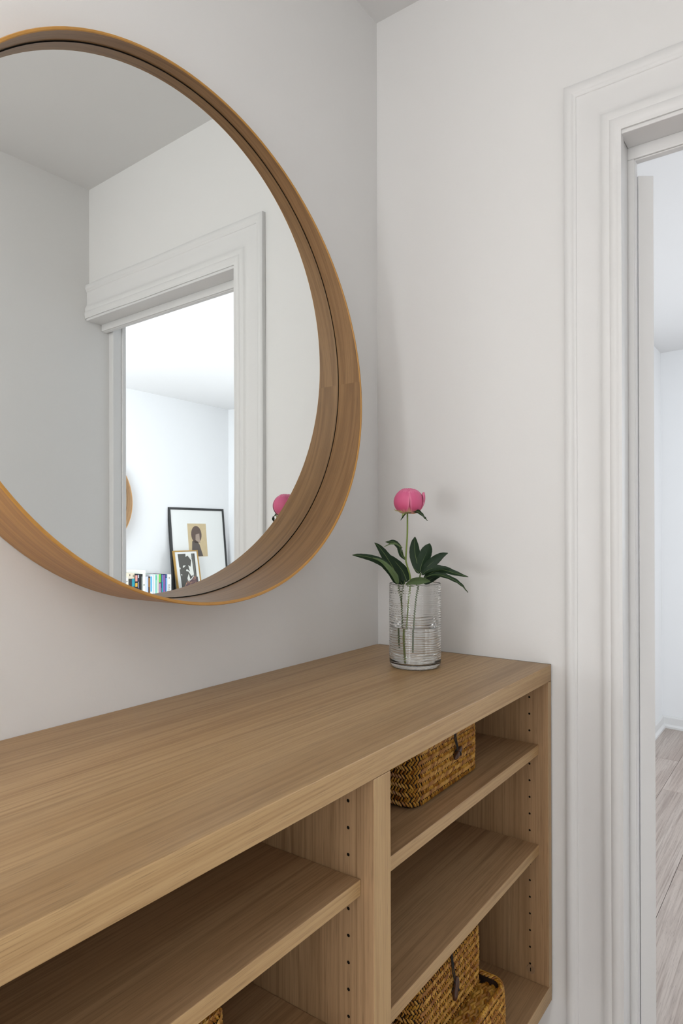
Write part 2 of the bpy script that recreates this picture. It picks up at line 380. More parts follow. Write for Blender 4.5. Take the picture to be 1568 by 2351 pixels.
for q in range(2):
    xa, xb = XP[q][1], XP[q+1][0]
    part('back_panel', (xa, -0.010, ZB), (xb, -0.003, -TT-0.0003), 2, False)
    for (z, th) in (S1, S2): part('shelf', (xa+0.0006, -0.3818, z-th), (xb-0.0006, -0.012, z), 0)
    for xf, sg in ((xa, 1), (xb, -1)):          # drilled peg holes on the inner faces
        bm = bmesh.new()
        for yy in (-0.3634, -0.055):
            k = 0
            while True:
                z = -0.0646-0.0322*k; k += 1
                if z < ZB+0.03: break
                if any(zt+0.004 > z > zt-th-0.004 for zt, th in (S1, S2)): continue
                r = bmesh.ops.create_circle(bm, cap_ends=True, radius=0.0021, segments=10)
                bmesh.ops.rotate(bm, verts=r['verts'], matrix=Matrix.Rotation(PI/2*sg, 3, 'Y')); bmesh.ops.translate(bm, verts=r['verts'], vec=(xf+sg*0.0003, yy, H+z))
        bm.transform(TS); obj('peg_holes', bm, DARK, su, kind='stuff', label='row of small dark drilled peg holes')
    bm = bmesh.new(); r = bmesh.ops.create_cone(bm, cap_ends=True, radius1=0.0085, radius2=0.0078, depth=0.0012, segments=28)
    bmesh.ops.rotate(bm, verts=bm.verts[:], matrix=Matrix.Rotation(-PI/2, 3, 'Y')); bmesh.ops.translate(bm, verts=bm.verts[:], vec=(xb-0.0006, -0.3647, H-0.5905)); bm.transform(TS)
    cp = obj('fitting_cap', bm, mat('cap_brown', lin((150, 120, 90)), 0.45), su, smooth=True)
    bm = box((xb-0.0016, -0.3655, H-0.594), (xb-0.0011, -0.3639, H-0.587)); bm.transform(TS); obj('cap_slot', bm, DARK, cp)
part('filler_strip', (-0.0058, -0.398, -0.637), (-0.0004, -0.003, -0.0005), 2, False, OLIVE, 0, label='narrow grey olive filler strip against the wall')

# ------------------------------------------------------------------ round mirror
MC = (-0.5927, 0.5541); RO = 0.4028; RI = 0.3983
def front_depth(x, z): return 0.0834+0.0039*(x+0.6)-0.0885*(z-0.55)
def glass_depth(x, z): return 0.0258+0.0158*(x+0.6)
def band(cols, n=160, uvs=1.0):
    """cols: list of functions th -> (r, depth); lofted in order"""
    bm = bmesh.new(); uv = bm.loops.layers.uv.verify(); G = []
    for k in range(n):
        th = 2*PI*k/n; row = []
        for f in cols:
            r, d = f(th); row.append(bm.verts.new((MC[0]+r*math.cos(th), -d, MC[1]+r*math.sin(th))))
        G.append(row)
    m = len(cols)
    for k in range(n):
        for j in range(m-1):
            f = bm.faces.new([G[k][j], G[k][j+1], G[(k+1) % n][j+1], G[(k+1) % n][j]])
            for l, (kk, jj) in zip(f.loops, ((k, j), (k, j+1), (k+1, j+1), (k+1, j))):
                # the veneer is jointed at angle zero, so the grain runs from 0 to 2 pi there
                l[uv].uv = (kk*2*PI*0.40/n, -l.vert.co.y+0.003*jj)
    bmesh.ops.recalc_face_normals(bm, faces=bm.faces[:]); return bm
def at(fn, r): return lambda th: fn(MC[0]+r*math.cos(th), MC[1]+r*math.sin(th))
def round_mirror(label):
    t = thing('round_mirror', label, 'mirror', (MC[0], 0, MC[1]))
    T = Matrix.Translation((-MC[0], 0, -MC[1]))
    def add(n, cols, m, **k):
        bm = band(cols); bm.transform(T); return obj(n, bm, m, t, smooth=True, **k)
    fo, fi, gd = at(front_depth, RO), at(front_depth, RI), at(glass_depth, RI)
    add('outer_band', [lambda th: (RO, 0.0008), lambda th: (RO, fo(th)-0.0012)], HONEY)
    add('front_rim', [lambda th: (RO, fo(th)-0.0012), lambda th: (RO-0.0009, fo(th)), lambda th: (RI+0.0009, fi(th)), lambda th: (RI, fi(th)-0.0012)], RIM)
    add('inner_band', [lambda th: (RI, fi(th)-0.0012), lambda th: (RI, gd(th)-0.003)], RING)
    add('glass_gap', [lambda th: (RI-0.0002, gd(th)+0.0004), lambda th: (RI-0.0018, gd(th)+0.0004), lambda th: (RI-0.0018, gd(th)-0.002)], DARK)
    bm = bmesh.new(); vs = []
    for k in range(160):
        th = 2*PI*k/160; x = MC[0]+RI*math.cos(th); z = MC[1]+RI*math.sin(th); vs.append(bm.verts.new((x, -glass_depth(x, z), z)))
    f = bm.faces.new(vs); f.normal_update()
    if f.normal.y > 0: f.normal_flip()
    bm.transform(T); obj('mirror_glass', bm, MIRROR, t)
    add('back_board', [lambda th: (0.0005, 0.0008), lambda th: (RO-0.0002, 0.0008)], DARK)
    return t
rm = round_mirror('large round oak-framed mirror on the left wall above the counter'); rm.location.z += H
rm2 = round_mirror('smaller-looking round wooden mirror frame glimpsed in the reflection, left of the door opening')
p = A0+AV*(-0.420)+AN*0.001; rm2.location = (p.x, p.y, H+0.518); rm2.rotation_euler = (0, 0, PI-math.atan2(AN.x, AN.y))

# ------------------------------------------------------------------ glass vase, water, peony
VC = Vector((-0.171, -0.1946, H))
def glassmat(name, ior, col=(1, 1, 1, 1), rough=0.0):
    m = bpy.data.materials.new(name); m.use_nodes = True; b = m.node_tree.nodes['Principled BSDF']
    b.inputs['Base Color'].default_value = col; b.inputs['Transmission Weight'].default_value = 1; b.inputs['Roughness'].default_value = rough; b.inputs['IOR'].default_value = ior; return m
GLASS = glassmat('clear_glass', 1.48, (0.985, 0.99, 0.985, 1)); WATER = glassmat('water', 1.33, (0.99, 0.995, 0.99, 1))
vase = thing('glass_vase', 'clear ribbed cylindrical glass vase at the far end of the counter', 'vase', VC)
rv = random.Random(4); prof = [(0.0, 0.0006), (0.030, 0.0002), (0.041, 0.0), (0.0455, 0.0018), (0.0478, 0.005), (0.0490, 0.010)]
z = 0.0125; Rr = 0.0488
while z < 0.156:
    p_ = rv.uniform(0.0036, 0.0049); hgt = rv.uniform(0.0004, 0.0008)
    for q, s in ((0.0, 0.0), (0.2, 0.6), (0.4, 0.97), (0.6, 0.97), (0.8, 0.6)): prof.append((Rr+hgt*s, z+p_*q))
    z += p_
prof += [(0.0488, 0.1575), (0.0480, 0.1590), (0.0474, 0.1590), (0.0470, 0.1572)]
k = 0.152
while k > 0.016: prof.append((0.0469+0.0001*math.sin(k*900), k)); k -= 0.0028
prof += [(0.0462, 0.013), (0.043, 0.0095), (0.036, 0.008), (0.0, 0.0078)]
jj = lambda r, z, a: (0.0007*math.sin(3*a+z*70)+0.0004*math.sin(7*a+z*230))*(1 if 0.012 < z < 0.154 and r > 0.047 else 0)
obj('glass_wall', lathe(prof, 112, jj), GLASS, vase, smooth=True)
water = obj('water', lathe([(0, 0.0080), (0.036, 0.0082), (0.043, 0.0097), (0.0462, 0.0132), (0.0468, 0.017), (0.0468, 0.0785), (0.0462, 0.0770), (0.0, 0.0765)], 96), WATER, vase, smooth=True)

fx = Vector((0.5894, -0.8079, 0)); fy = Vector((0.808, 0.589, 0)); fz = Vector((0, 0, 1))
def P(r, z, d=0.0): return fx*(r/1000)+fz*(z/1000)+fy*(d/1000)     # millimetres about the vase foot
LEAF = mat('leaf_green', lin((24, 46, 24)), 0.5, 0.28, var=(90, 0.25)); LEAFL = mat('leaf_underside', lin((86, 106, 66)), 0.6, var=(90, 0.15)); VEIN = mat('leaf_vein', lin((92, 112, 60)), 0.5)
STEM = mat('stem_green', lin((118, 136, 62)), 0.45, var=(60, 0.15)); STEML = mat('stem_dark_green', lin((74, 96, 44)), 0.5)
def blade(parent, ctrl, wid, up, curl=0.18, mats=None, name='leaf', tip=0.55, label=None):
    """leaf blade along ctrl (mm triples), max half width wid mm, 'up' = side direction hint"""
    C = spline([P(*c) for c in ctrl], 8); n = len(C)-1; bm = bmesh.new(); uv = bm.loops.layers.uv.verify(); rows = []
    upv = (fx*up[0]+fz*up[1]+fy*up[2]).normalized()
    for i, c in enumerate(C):
        t = i/n; tan = (C[min(i+1, n)]-C[max(i-1, 0)]).normalized(); side = (upv-tan*upv.dot(tan)).normalized(); nor = tan.cross(side)
        wv = wid/1000*(math.sin(PI*min(1, t**tip)))**0.8*(1+0.018*math.sin(i*1.9)) if 0 < t < 1 else 0.0002
        row = []
        for s in (-1, -0.66, -0.33, 0, 0.33, 0.66, 1):
            row.append(bm.verts.new(c+side*wv*s+nor*(abs(s)**1.3*wv*curl+abs(s)*0.0005*math.sin(i*0.9+s*4))))
        rows.append(row)
    for i in range(n):
        for j in range(6):
            f = bm.faces.new([rows[i][j], rows[i][j+1], rows[i+1][j+1], rows[i+1][j]])
    bmesh.ops.recalc_face_normals(bm, faces=bm.faces[:])
    bmesh.ops.solidify(bm, geom=bm.faces[:], thickness=0.0004)
    o = obj(name, bm, mats or LEAF, parent, smooth=True, label=label)
    bm = bmesh.new(); 
    tube(bm, [x for x in C[1:-1]], [0.00065*(1-0.6*i/n) for i in range(n-1)], 5); obj('vein', bm, VEIN, o, smooth=True)
    return o
fl_ = thing('peony_flower', 'single pink peony on a tall thin green stem standing in the vase', 'flower', VC)
# stem, petals, sepals
bm = bmesh.new(); tube(bm, spline([P(-14, 9, 2), P(-17, 60, -2), P(-14, 110, -3), P(-9, 165, -2), P(-15, 192, 0), P(-17.5, 206, -4), P(-15, 250, -6), P(-14.5, 296, -6)], 8), 0.0016, 8); obj('stem', bm, STEM, fl_, smooth=True)
PET = bpy.data.materials.new('petal_pink'); PET.use_nodes = True; nt = PET.node_tree; b = nt.nodes['Principled BSDF']; u_ = nt.nodes.new('ShaderNodeUVMap'); sp_ = nt.nodes.new('ShaderNodeSeparateXYZ'); cr = nt.nodes.new('ShaderNodeValToRGB')
nt.links.new(u_.outputs[0], sp_.inputs[0]); nz_ = nt.nodes.new('ShaderNodeTexNoise'); mp_ = nt.nodes.new('ShaderNodeMapping'); mp_.inputs['Scale'].default_value = (14, 1.6, 1); nt.links.new(u_.outputs[0], mp_.inputs[0]); nt.links.new(mp_.outputs[0], nz_.inputs['Vector']); nz_.inputs['Scale'].default_value = 1
ma_ = nt.nodes.new('ShaderNodeMath'); ma_.operation = 'MULTIPLY_ADD'; nt.links.new(nz_.outputs['Fac'], ma_.inputs[0]); ma_.inputs[1].default_value = 0.34; nt.links.new(sp_.outputs[1], ma_.inputs[2]); nt.links.new(ma_.outputs[0], cr.inputs[0])
e = cr.color_ramp.elements; e[0].position = 0.12; e[0].color = lin((222, 196, 150)); e[1].position = 0.40; e[1].color = lin((206, 84, 126)); x_ = e.new(0.98); x_.color = lin((214, 100, 142)); x_ = e.new(1.18 if False else 1.0); x_.color = lin((222, 116, 154))
ab = nt.nodes.new('ShaderNodeMath'); ab.operation = 'SUBTRACT'; nt.links.new(sp_.outputs[0], ab.inputs[0]); ab.inputs[1].default_value = 0.5
ab2 = nt.nodes.new('ShaderNodeMath'); ab2.operation = 'ABSOLUTE'; nt.links.new(ab.outputs[0], ab2.inputs[0]); ed = nt.nodes.new('ShaderNodeMapRange'); ed.inputs[1].default_value = 0.40; ed.inputs[2].default_value = 0.5; ed.inputs[4].default_value = 0.5; nt.links.new(ab2.outputs[0], ed.inputs[0])
mp2 = nt.nodes.new('ShaderNodeMix'); mp2.data_type = 'RGBA'; nt.links.new(ed.outputs[0], mp2.inputs[0]); nt.links.new(cr.outputs[0], mp2.inputs[6]); mp2.inputs[7].default_value = lin((236, 150, 176))
nt.links.new(mp2.outputs[2], b.inputs['Base Color']); b.inputs['Roughness'].default_value = 0.55; b.inputs['Subsurface Weight'].default_value = 0.15; b.inputs['Subsurface Radius'].default_value = (0.004, 0.002, 0.002)
BC = P(-12.5, 314, -6); BR = 0.0254; BH = 0.0252
def petal(az, hw, lay, a0=0.16, a1=0.80, flare=0.0, tipn=0.5, name='petal'):
    bm = bmesh.new(); uv = bm.loops.layers.uv.verify(); G = []; n, m = 18, 14
    for i in range(n+1):
        t = i/n; al = PI*(a0+(a1-a0)*t); row = []
        grow = 1.0 if t < 0.45 else 1.0/max(0.5, math.sin(al)**0.8)
        wv = hw*(0.34+0.66*math.sin(PI*min(0.5, 0.10+t*0.8)))*grow*(1 if t < 0.7 else math.sqrt(max(0.0, 1-((t-0.7)/0.302)**2))*0.85+0.15*(1-t)/0.3)
        for j in range(m+1):
            s = -1+2*j/m; ph = az+s*wv
            r = BR*math.sin(al)**0.9*lay*(1+0.03*s*s)+flare*t*t*(0.4+0.6*(1-s*s))
            zz = -BH*math.cos(al)*(1+0.02*lay)-0.0016*s*s*t+0.0005*math.sin(s*7+az*3)*t
            row.append(bm.verts.new(BC+fx*(r*math.cos(ph))+fy*(r*math.sin(ph))+fz*zz))
        G.append(row)
    for i in range(n):
        for j in range(m):
            try: f = bm.faces.new([G[i][j], G[i][j+1], G[i+1][j+1], G[i+1][j]])
            except ValueError: continue
            for l, (a, c) in zip(f.loops, ((i, j), (i, j+1), (i+1, j+1), (i+1, j))): l[uv].uv = (c/m, a/n)
    bmesh.ops.remove_doubles(bm, verts=bm.verts[:], dist=0.00002)
    bmesh.ops.recalc_face_normals(bm, faces=bm.faces[:]); bmesh.ops.solidify(bm, geom=bm.faces[:], thickness=0.0004)
    return obj(name, bm, PET, fl_, smooth=True)
D_ = math.radians
for az, hw, lay, a0, a1, flr in ((-50, 40, 1.12, 0.12, 0.86, 0.0), (-136, 44, 1.08, 0.12, 0.90, 0.0), (-4, 24, 1.12, 0.20, 0.74, 0.0085), (58, 50, 1.05, 0.15, 0.86, 0), (128, 50, 1.07, 0.15, 0.84, 0), (188, 44, 1.03, 0.15, 0.88, 0),
                             (-92, 42, 1.00, 0.2, 0.90, 0.0005), (8, 46, 0.98, 0.2, 0.88, 0.001), (95, 60, 0.93, 0.2, 0.92, 0), (-165, 50, 0.93, 0.2, 0.92, 0), (-50, 60, 0.82, 0.2, 0.94, 0), (130, 70, 0.80, 0.2, 0.94, 0), (-100, 50, 0.62, 0.2, 0.95, 0.001), (20, 50, 0.55, 0.2, 0.95, 0)):
    petal(D_(az), D_(hw), lay, a0, a1, flr)
SEP = mat('sepal', lin((132, 142, 84)), 0.5, var=(120, 0.2)); SEPY = mat('sepal_edge', lin((170, 160, 104)), 0.5, var=(120, 0.2))
blade(fl_, [(-13, 295, -7), (-24, 296, -16), (-33, 296, -20), (-41, 298, -18)], 4.2, (0, 0.4, 1), 0.3, SEPY, 'sepal', 0.5)
blade(fl_, [(-13, 296, -8), (-18, 291, -24), (-24, 290, -28), (-27, 285, -29)], 4.0, (1, 0.2, 0), 0.2, SEP, 'sepal', 0.5)
blade(fl_, [(-13, 297, -10), (0, 295, -24), (8, 290, -30), (16, 282, -28), (21.5, 277, -24)], 4.6, (0.2, 0.7, 0.7), 0.2, LEAF, 'sepal', 0.6)
blade(fl_, [(-14, 294, -6), (-22, 288, -16), (-26, 282, -18), (-29, 278, -19)], 1.6, (1, 0, 0.3), 0.1, LEAF, 'sepal', 0.5)
blade(fl_, [(-12, 296, -4), (-2, 296, 12), (10, 300, 18)], 7, (0.8, 0, -0.6), 0.4, SEP, 'sepal', 0.5)
bm = bmesh.new(); bmesh.ops.create_uvsphere(bm, u_segments=16, v_segments=8, radius=0.005); bmesh.ops.scale(bm, verts=bm.verts[:], vec=(1, 1, 0.6)); bmesh.ops.translate(bm, verts=bm.verts[:], vec=P(-14, 295, -6)); obj('receptacle', bm, SEP, fl_, smooth=True)
# leaves to the left of the flower stem
bm = bmesh.new(); tube(bm, spline([P(-19, 206, 0), P(-22, 212, 0), P(-24, 222, -1)], 5), 0.0007, 6); obj('petiole', bm, STEML, fl_, smooth=True)
blade(fl_, [(-18, 203, 0), (-26, 214, -2), (-30, 228, -5), (-40, 237, -8), (-50, 237, -12), (-57, 237.5, -14)], 5.2, (0.5, 0.9, 0.3), 0.35, LEAF, 'leaf', 0.7)
blade(fl_, [(-24, 226, -2), (-36, 234, -10), (-48, 234, -16), (-60, 228, -18)], 2.6, (0, 0.7, 0.7), 0.3, LEAFL, 'leaf', 0.6)
blade(fl_, [(-36, 158, -4), (-42, 176, -10), (-60, 197, -22), (-84, 208, -34), (-108, 213, -42), (-120, 214, -46)], 8.0, (0.45, 0.8, 0.25), 0.35, LEAF)
blade(fl_, [(-33, 158, -12), (-38, 172, -18), (-50, 188, -26), (-64, 201, -32), (-82, 209, -38)], 5.5, (0.7, 0.7, 0.2), 0.3, LEAFL, label='leaf showing its paler underside')
blade(fl_, [(-32, 156, 4), (-38, 180, 4), (-52, 205, 2), (-66, 225, 0), (-77, 236, -4)], 10.5, (0.8, 0.55, 0.1), 0.25, LEAF)
blade(fl_, [(-14, 160, 10), (-22, 180, 12), (-36, 198, 12), (-47, 212, 10)], 11.5, (0.7, 0.7, 0.15), 0.25, LEAF)
blade(fl_, [(-22, 152, 14), (-30, 168, 18), (-38, 184, 22), (-44, 196, 24)], 11, (0.9, 0.4, 0.1), 0.2, LEAF)
bm = bmesh.new(); tube(bm, spline([P(-22, 40, 6), P(-24, 90, 4), P(-27, 130, 2), P(-34, 160, -2)], 8), 0.0013, 8); tube(bm, spline([P(-25, 118, 3), P(-24, 140, 8), P(-18, 163, 10)], 6), 0.0009, 6); obj('leaf_stalk', bm, STEML, fl_, smooth=True)
# second cut stem carrying the fan of leaves on the right
ls = thing('peony_leaf_stem', 'cut leafy stem with a fan of dark green leaves on the right of the vase', 'foliage', VC)
bm = bmesh.new(); tube(bm, spline([P(-4, 30, -6), P(-3, 80, -5), P(2, 130, -2), P(9, 168, 0), P(11, 178, 0)], 8), 0.0014, 8); obj('stem', bm, STEML, ls, smooth=True)
blade(ls, [(8, 176, 2), (5, 195, 4), (1, 215, 6), (0, 234, 6), (1, 247, 4)], 11.2, (1, 0, 0.1), 0.15, LEAF, tip=0.75)
blade(ls, [(9, 178, 0), (14, 196, 4), (22, 214, 8), (27, 226, 10), (29.5, 234, 10)], 12.0, (0.9, -0.4, 0.1), 0.18, LEAF, tip=0.85)
blade(ls, [(12, 177, -2), (24, 190, -2), (38, 202, -4), (50, 211, -6), (62, 216, -8)], 9.0, (-0.45, 0.85, 0.15), 0.2, LEAF, tip=0.75)
blade(ls, [(12, 174, -6), (24, 184, -12), (38, 188, -16), (50, 188, -20), (62, 187, -22)], 6.5, (-0.2, 0.8, 0.5), 0.25, LEAF, tip=0.7)
blade(ls, [(16, 168, -2), (34, 180, -8), (52, 184, -14), (74, 178, -20), (97, 171.5, -26)], 8.0, (0.1, 0.85, 0.45), 0.25, LEAF, tip=0.7)
blade(ls, [(16, 168, -6), (32, 175, -16), (50, 174, -24), (70, 166, -30), (84, 156, -32), (95, 143, -33)], 5.0, (0.25, 0.7, 0.6), 0.3, LEAF, tip=0.7)
blade(ls, [(17, 157, 2), (30, 165, 4), (42, 170, 6), (55, 173, 8)], 6.5, (-0.3, 0.9, 0.1), 0.2, LEAF, tip=0.6)
blade(ls, [(-22, 158, -40), (-8, 164, -38), (8, 166, -34), (26, 164, -28)], 9.0, (0.05, 0.9, -0.4), 0.25, LEAFL, tip=0.8, label='front leaf showing its paler green surface')
blade(ls, [(8, 178, 0), (3, 182, 2), (-2, 187, 4)], 3, (0.4, 0.8, 0), 0.2, LEAF)
bm = bmesh.new(); tube(bm, spline([P(4, 140, -4), P(4, 154, -24), P(0, 162, -34)], 6), 0.0009, 6); tube(bm, spline([P(6, 155, -1), P(13, 164, -4), P(18, 169, -4)], 6), 0.0009, 6); obj('leaf_stalk', bm, STEML, ls, smooth=True)

# ------------------------------------------------------------------ woven baskets
STR = bpy.data.materials.new('seagrass'); STR.use_nodes = True; nt = STR.node_tree; b = nt.nodes['Principled BSDF']; g_ = nt.nodes.new('ShaderNodeNewGeometry'); cr = nt.nodes.new('ShaderNodeValToRGB'); nt.links.new(g_.outputs['Random Per Island'], cr.inputs[0])
e = cr.color_ramp.elements; e[0].color = lin((126, 72, 14)); e[1].color = lin((204, 156, 66)); x_ = e.new(0.12); x_.color = lin((152, 96, 24)); x_ = e.new(0.6); x_.color = lin((180, 128, 42)); 
tc_ = nt.nodes.new('ShaderNodeTexCoord'); n_ = nt.nodes.new('ShaderNodeTexNoise'); n_.inputs['Scale'].default_value = 160; nt.links.new(tc_.outputs['Object'], n_.inputs['Vector']); mr_ = nt.nodes.new('ShaderNodeMapRange'); mr_.inputs[3].default_value = 0.75; mr_.inputs[4].default_value = 1.2; nt.links.new(n_.outputs['Fac'], mr_.inputs[0])
mx_ = nt.nodes.new('ShaderNodeMix'); mx_.data_type = 'RGBA'; mx_.blend_type = 'MULTIPLY'; mx_.inputs[0].default_value = 1; nt.links.new(cr.outputs[0], mx_.inputs[6]); nt.links.new(mr_.outputs[0], mx_.inputs[7]); nt.links.new(mx_.outputs[2], b.inputs['Base Color']); b.inputs['Roughness'].default_value = 0.42
BODY = mat('basket_shadow', lin((40, 20, 8)), 0.8); TOG = mat('toggle_wood', lin((74, 46, 30)), 0.35, var=(80, 0.3)); CORD = mat('black_cord', (0.015, 0.013, 0.012, 1), 0.7)
def strand(bm, c, t, nrm, hl, hw, h):
    t = t.normalized(); nrm = nrm.normalized(); s = nrm.cross(t)
    e0 = bm.verts.new(c-t*hl-nrm*0.0004); e1 = bm.verts.new(c+t*hl-nrm*0.0004)
    a0 = bm.verts.new(c-t*hl*0.45+s*hw); a1 = bm.verts.new(c+t*hl*0.45+s*hw); b0 = bm.verts.new(c-t*hl*0.45-s*hw); b1 = bm.verts.new(c+t*hl*0.45-s*hw)
    m0 = bm.verts.new(c-t*hl*0.45+nrm*h); m1 = bm.verts.new(c+t*hl*0.45+nrm*h)
    for f in ((e0, m0, a0), (a0, m0, m1, a1), (a1, m1, e1), (e0, b0, m0), (b0, b1, m1, m0), (b1, e1, m1)): bm.faces.new(f)
def rrect(hx, hy, rc):
    """perimeter sampler: s -> (point, tangent, normal)"""
    sx, sy = hx-rc, hy-rc; segs = [('l', Vector((-sx, -hy, 0)), Vector((1, 0, 0)), 2*sx), ('c', (sx, -sy), -PI/2), ('l', Vector((hx, -sy, 0)), Vector((0, 1, 0)), 2*sy), ('c', (sx, sy), 0), ('l', Vector((sx, hy, 0)), Vector((-1, 0, 0)), 2*sx), ('c', (-sx, sy), PI/2), ('l', Vector((-hx, sy, 0)), Vector((0, -1, 0)), 2*sy), ('c', (-sx, -sy), PI)]
    tot = 4*sx+4*sy+2*PI*rc
    def at(s):
        s %= tot
        for g in segs:
            ln = g[3] if g[0] == 'l' else PI/2*rc
            if s <= ln:
                if g[0] == 'l':
                    p = g[1]+g[2]*s; t = g[2]; return p, t, Vector((t.y, -t.x, 0))
                a = g[2]+s/rc; n = Vector((math.cos(a), math.sin(a), 0)); return Vector((g[1][0], g[1][1], 0))+n*rc, Vector((-n.y, n.x, 0)), n
            s -= ln
        return at(0)
    return at, tot
def basket(name, label, loc, hx, hy, hgt, rc=0.022, rot=0.0, seed=1, toggle=None, lid='flat', cell=0.0051, rowh=0.0064, flare=0.004, steep=56):
    t = thing(name, label, 'basket', loc, 'woven seagrass baskets'); t.rotation_euler.z = rot; rn = random.Random(seed)
    at, tot = rrect(hx, hy, rc)
    prof = lambda z: 0.002*math.sin(PI*z/hgt)+flare*max(0, 1-z/0.02)**2-(0.006*max(0, 1-z/0.006)) - 0.004*max(0, (z-hgt+0.008)/0.008)**2
    bm = bmesh.new(); n = 72; rings = []
    for z in (0.001, 0.006, 0.02, hgt*0.5, hgt-0.006, hgt-0.001):
        rings.append([bm.verts.new(at(tot*k/n)[0]+at(tot*k/n)[2]*(prof(z)-0.0012)+Vector((0, 0, z))) for k in range(n)])
    for i in range(len(rings)-1):
        for k in range(n): bm.faces.new([rings[i][k], rings[i][(k+1) % n], rings[i+1][(k+1) % n], rings[i+1][k]])
    bm.faces.new(rings[0][::-1]); 
    if lid != 'recessed': bm.faces.new(rings[-1])
    else:
        zz = hgt-0.014; inner = [bm.verts.new(at(tot*k/n)[0]-at(tot*k/n)[2]*0.006+Vector((0, 0, zz))) for k in range(n)]; top = [bm.verts.new(at(tot*k/n)[0]-at(tot*k/n)[2]*0.006+Vector((0, 0, hgt-0.001))) for k in range(n)]
        for k in range(n): bm.faces.new([rings[-1][k], rings[-1][(k+1) % n], top[(k+1) % n], top[k]]); bm.faces.new([top[k], top[(k+1) % n], inner[(k+1) % n], inner[k]])
        bm.faces.new(inner)
    obj('basket_body', bm, BODY, t)
    bm = bmesh.new(); rows = int((hgt-0.004)/rowh); nc = int(tot/cell)
    for j in range(rows):
        z = 0.0045+(j+0.5)*(hgt-0.006)/rows; sg = 1 if j % 2 else -1
        for i in range(nc):
            p, tg, nn_ = at((i+0.5*(j % 2)+rn.uniform(-.12, .12))*tot/nc)
            a = D_(steep+rn.uniform(-4, 4)); dr = tg*math.cos(a)*sg+Vector((0, 0, 1))*math.sin(a)
            c = p+nn_*(prof(z)+0.0004+rn.uniform(-.0002, .0003))+Vector((0, 0, z+rn.uniform(-.0006, .0006)))
            strand(bm, c, dr+nn_*0.16, nn_, rowh*0.90, cell*0.35*rn.uniform(0.85, 1.1), 0.0020)
    obj('woven_strands', bm, STR, t, kind='stuff')
    # rim: twisted strands round the top edge
    bm = bmesh.new(); nr = int(tot/0.006); rr = 0.0032 if lid == 'recessed' else 0.0022
    for i in range(nr):
        p, tg, nn_ = at((i+rn.uniform(-.1, .1))*tot/nr)
        for q in range(3):
            ph = q*PI*0.42-0.25; nd = nn_*math.cos(ph)+Vector((0, 0, 1))*math.sin(ph)
            c = p-nn_*0.003+Vector((0, 0, hgt-0.002))+nd*rr; dr = tg*0.8+nd.cross(tg)*0.6
            strand(bm, c, dr, nd, 0.0058, 0.0022, 0.0012)
    obj('braided_rim', bm, STR, t, kind='stuff')
    if lid:
        zz = hgt-0.0135 if lid == 'recessed' else hgt; bm = bmesh.new(); px, py = 0.0118, 0.0056; ix = int(2*(hx-0.008)/px)+1; iy = int(2*(hy-0.008)/py)+1
        for i in range(ix):
            for j in range(iy):
                x = -hx+0.010+(i+0.5*(j % 2))*px+rn.uniform(-.0004, .0004); y = -hy+0.010+j*py
                if abs(x) > hx-0.009 or abs(y) > hy-0.009: continue
                sg = 1 if i % 2 else -1; a = D_(24*sg+rn.uniform(-5, 5))
                strand(bm, Vector((x, y, zz+0.0004)), Vector((math.cos(a), math.sin(a), 0.14)), Vector((0, 0, 1)), 0.0086, 0.0034, 0.0014)
        obj('woven_lid', bm, STR, t, kind='stuff')
    if toggle:
        tx, tz, ang, ln = toggle; y = -hy-prof(tz)-0.0045
        bm = bmesh.new(); m = 10; d = Vector((math.cos(ang), 0, math.sin(ang))); c = Vector((tx, y-0.0035, tz))
        tube(bm, [c+d*ln*(k/m-0.5) for k in range(m+1)], [0.0018, 0.0036, 0.0044, 0.0047, 0.0048, 0.0044, 0.0048, 0.0047, 0.0044, 0.0036, 0.0018], 12)
        tb = obj('toggle', bm, TOG, t, smooth=True, label='dark brown wooden toggle')
        bm = bmesh.new()
        for s in (-1, 1): tube(bm, spline([(tx+s*0.0012, -hy-0.003, hgt-0.002), (tx+s*0.0022, y+0.001, (hgt+tz)/2), (tx+s*0.0014, y-0.004, tz+0.004)], 6), 0.0010, 6)
        tube(bm, spline([c+Vector((-0.001, 0.004, 0.004)), c+Vector((0, -0.0045, 0.002)), c+Vector((0.001, -0.004, -0.003)), c+Vector((0, 0.004, -0.004))], 5), 0.0011, 6)
        tube(bm, spline([(tx-0.004, y+0.001, tz-0.004), (tx-0.001, y-0.001, tz-0.001), (tx-0.003, y-0.002, tz+0.003)], 4), 0.0022, 6)
        obj('cord_loop', bm, CORD, t, smooth=True, label='black cord loop')
    return t
basket('woven_basket', 'small woven seagrass basket with slanted toggle on the upper right shelf', (-0.3205, -0.238, H+S1[0]), 0.1085, 0.102, 0.106, seed=2, toggle=(0.014, 0.055, D_(34), 0.026))
basket('woven_basket', 'wide woven seagrass basket with recessed lid standing on the bottom panel of the right unit', (-0.332, -0.275, H+ZB), 0.1215, 0.118, 0.114, rc=0.024, seed=3, lid='recessed')
basket('woven_basket', 'woven seagrass basket with upright toggle, stacked on the lid of a wider basket', (-0.336, -0.252, H+ZB+0.1040), 0.1105, 0.100, 0.112, seed=5, toggle=(-0.004, 0.058, D_(74), 0.034))
basket('woven_basket', 'woven seagrass basket deep in the left unit, only its top corner peeking out', (-0.886, -0.215, H+S2[0]), 0.108, 0.100, 0.104, seed=7)

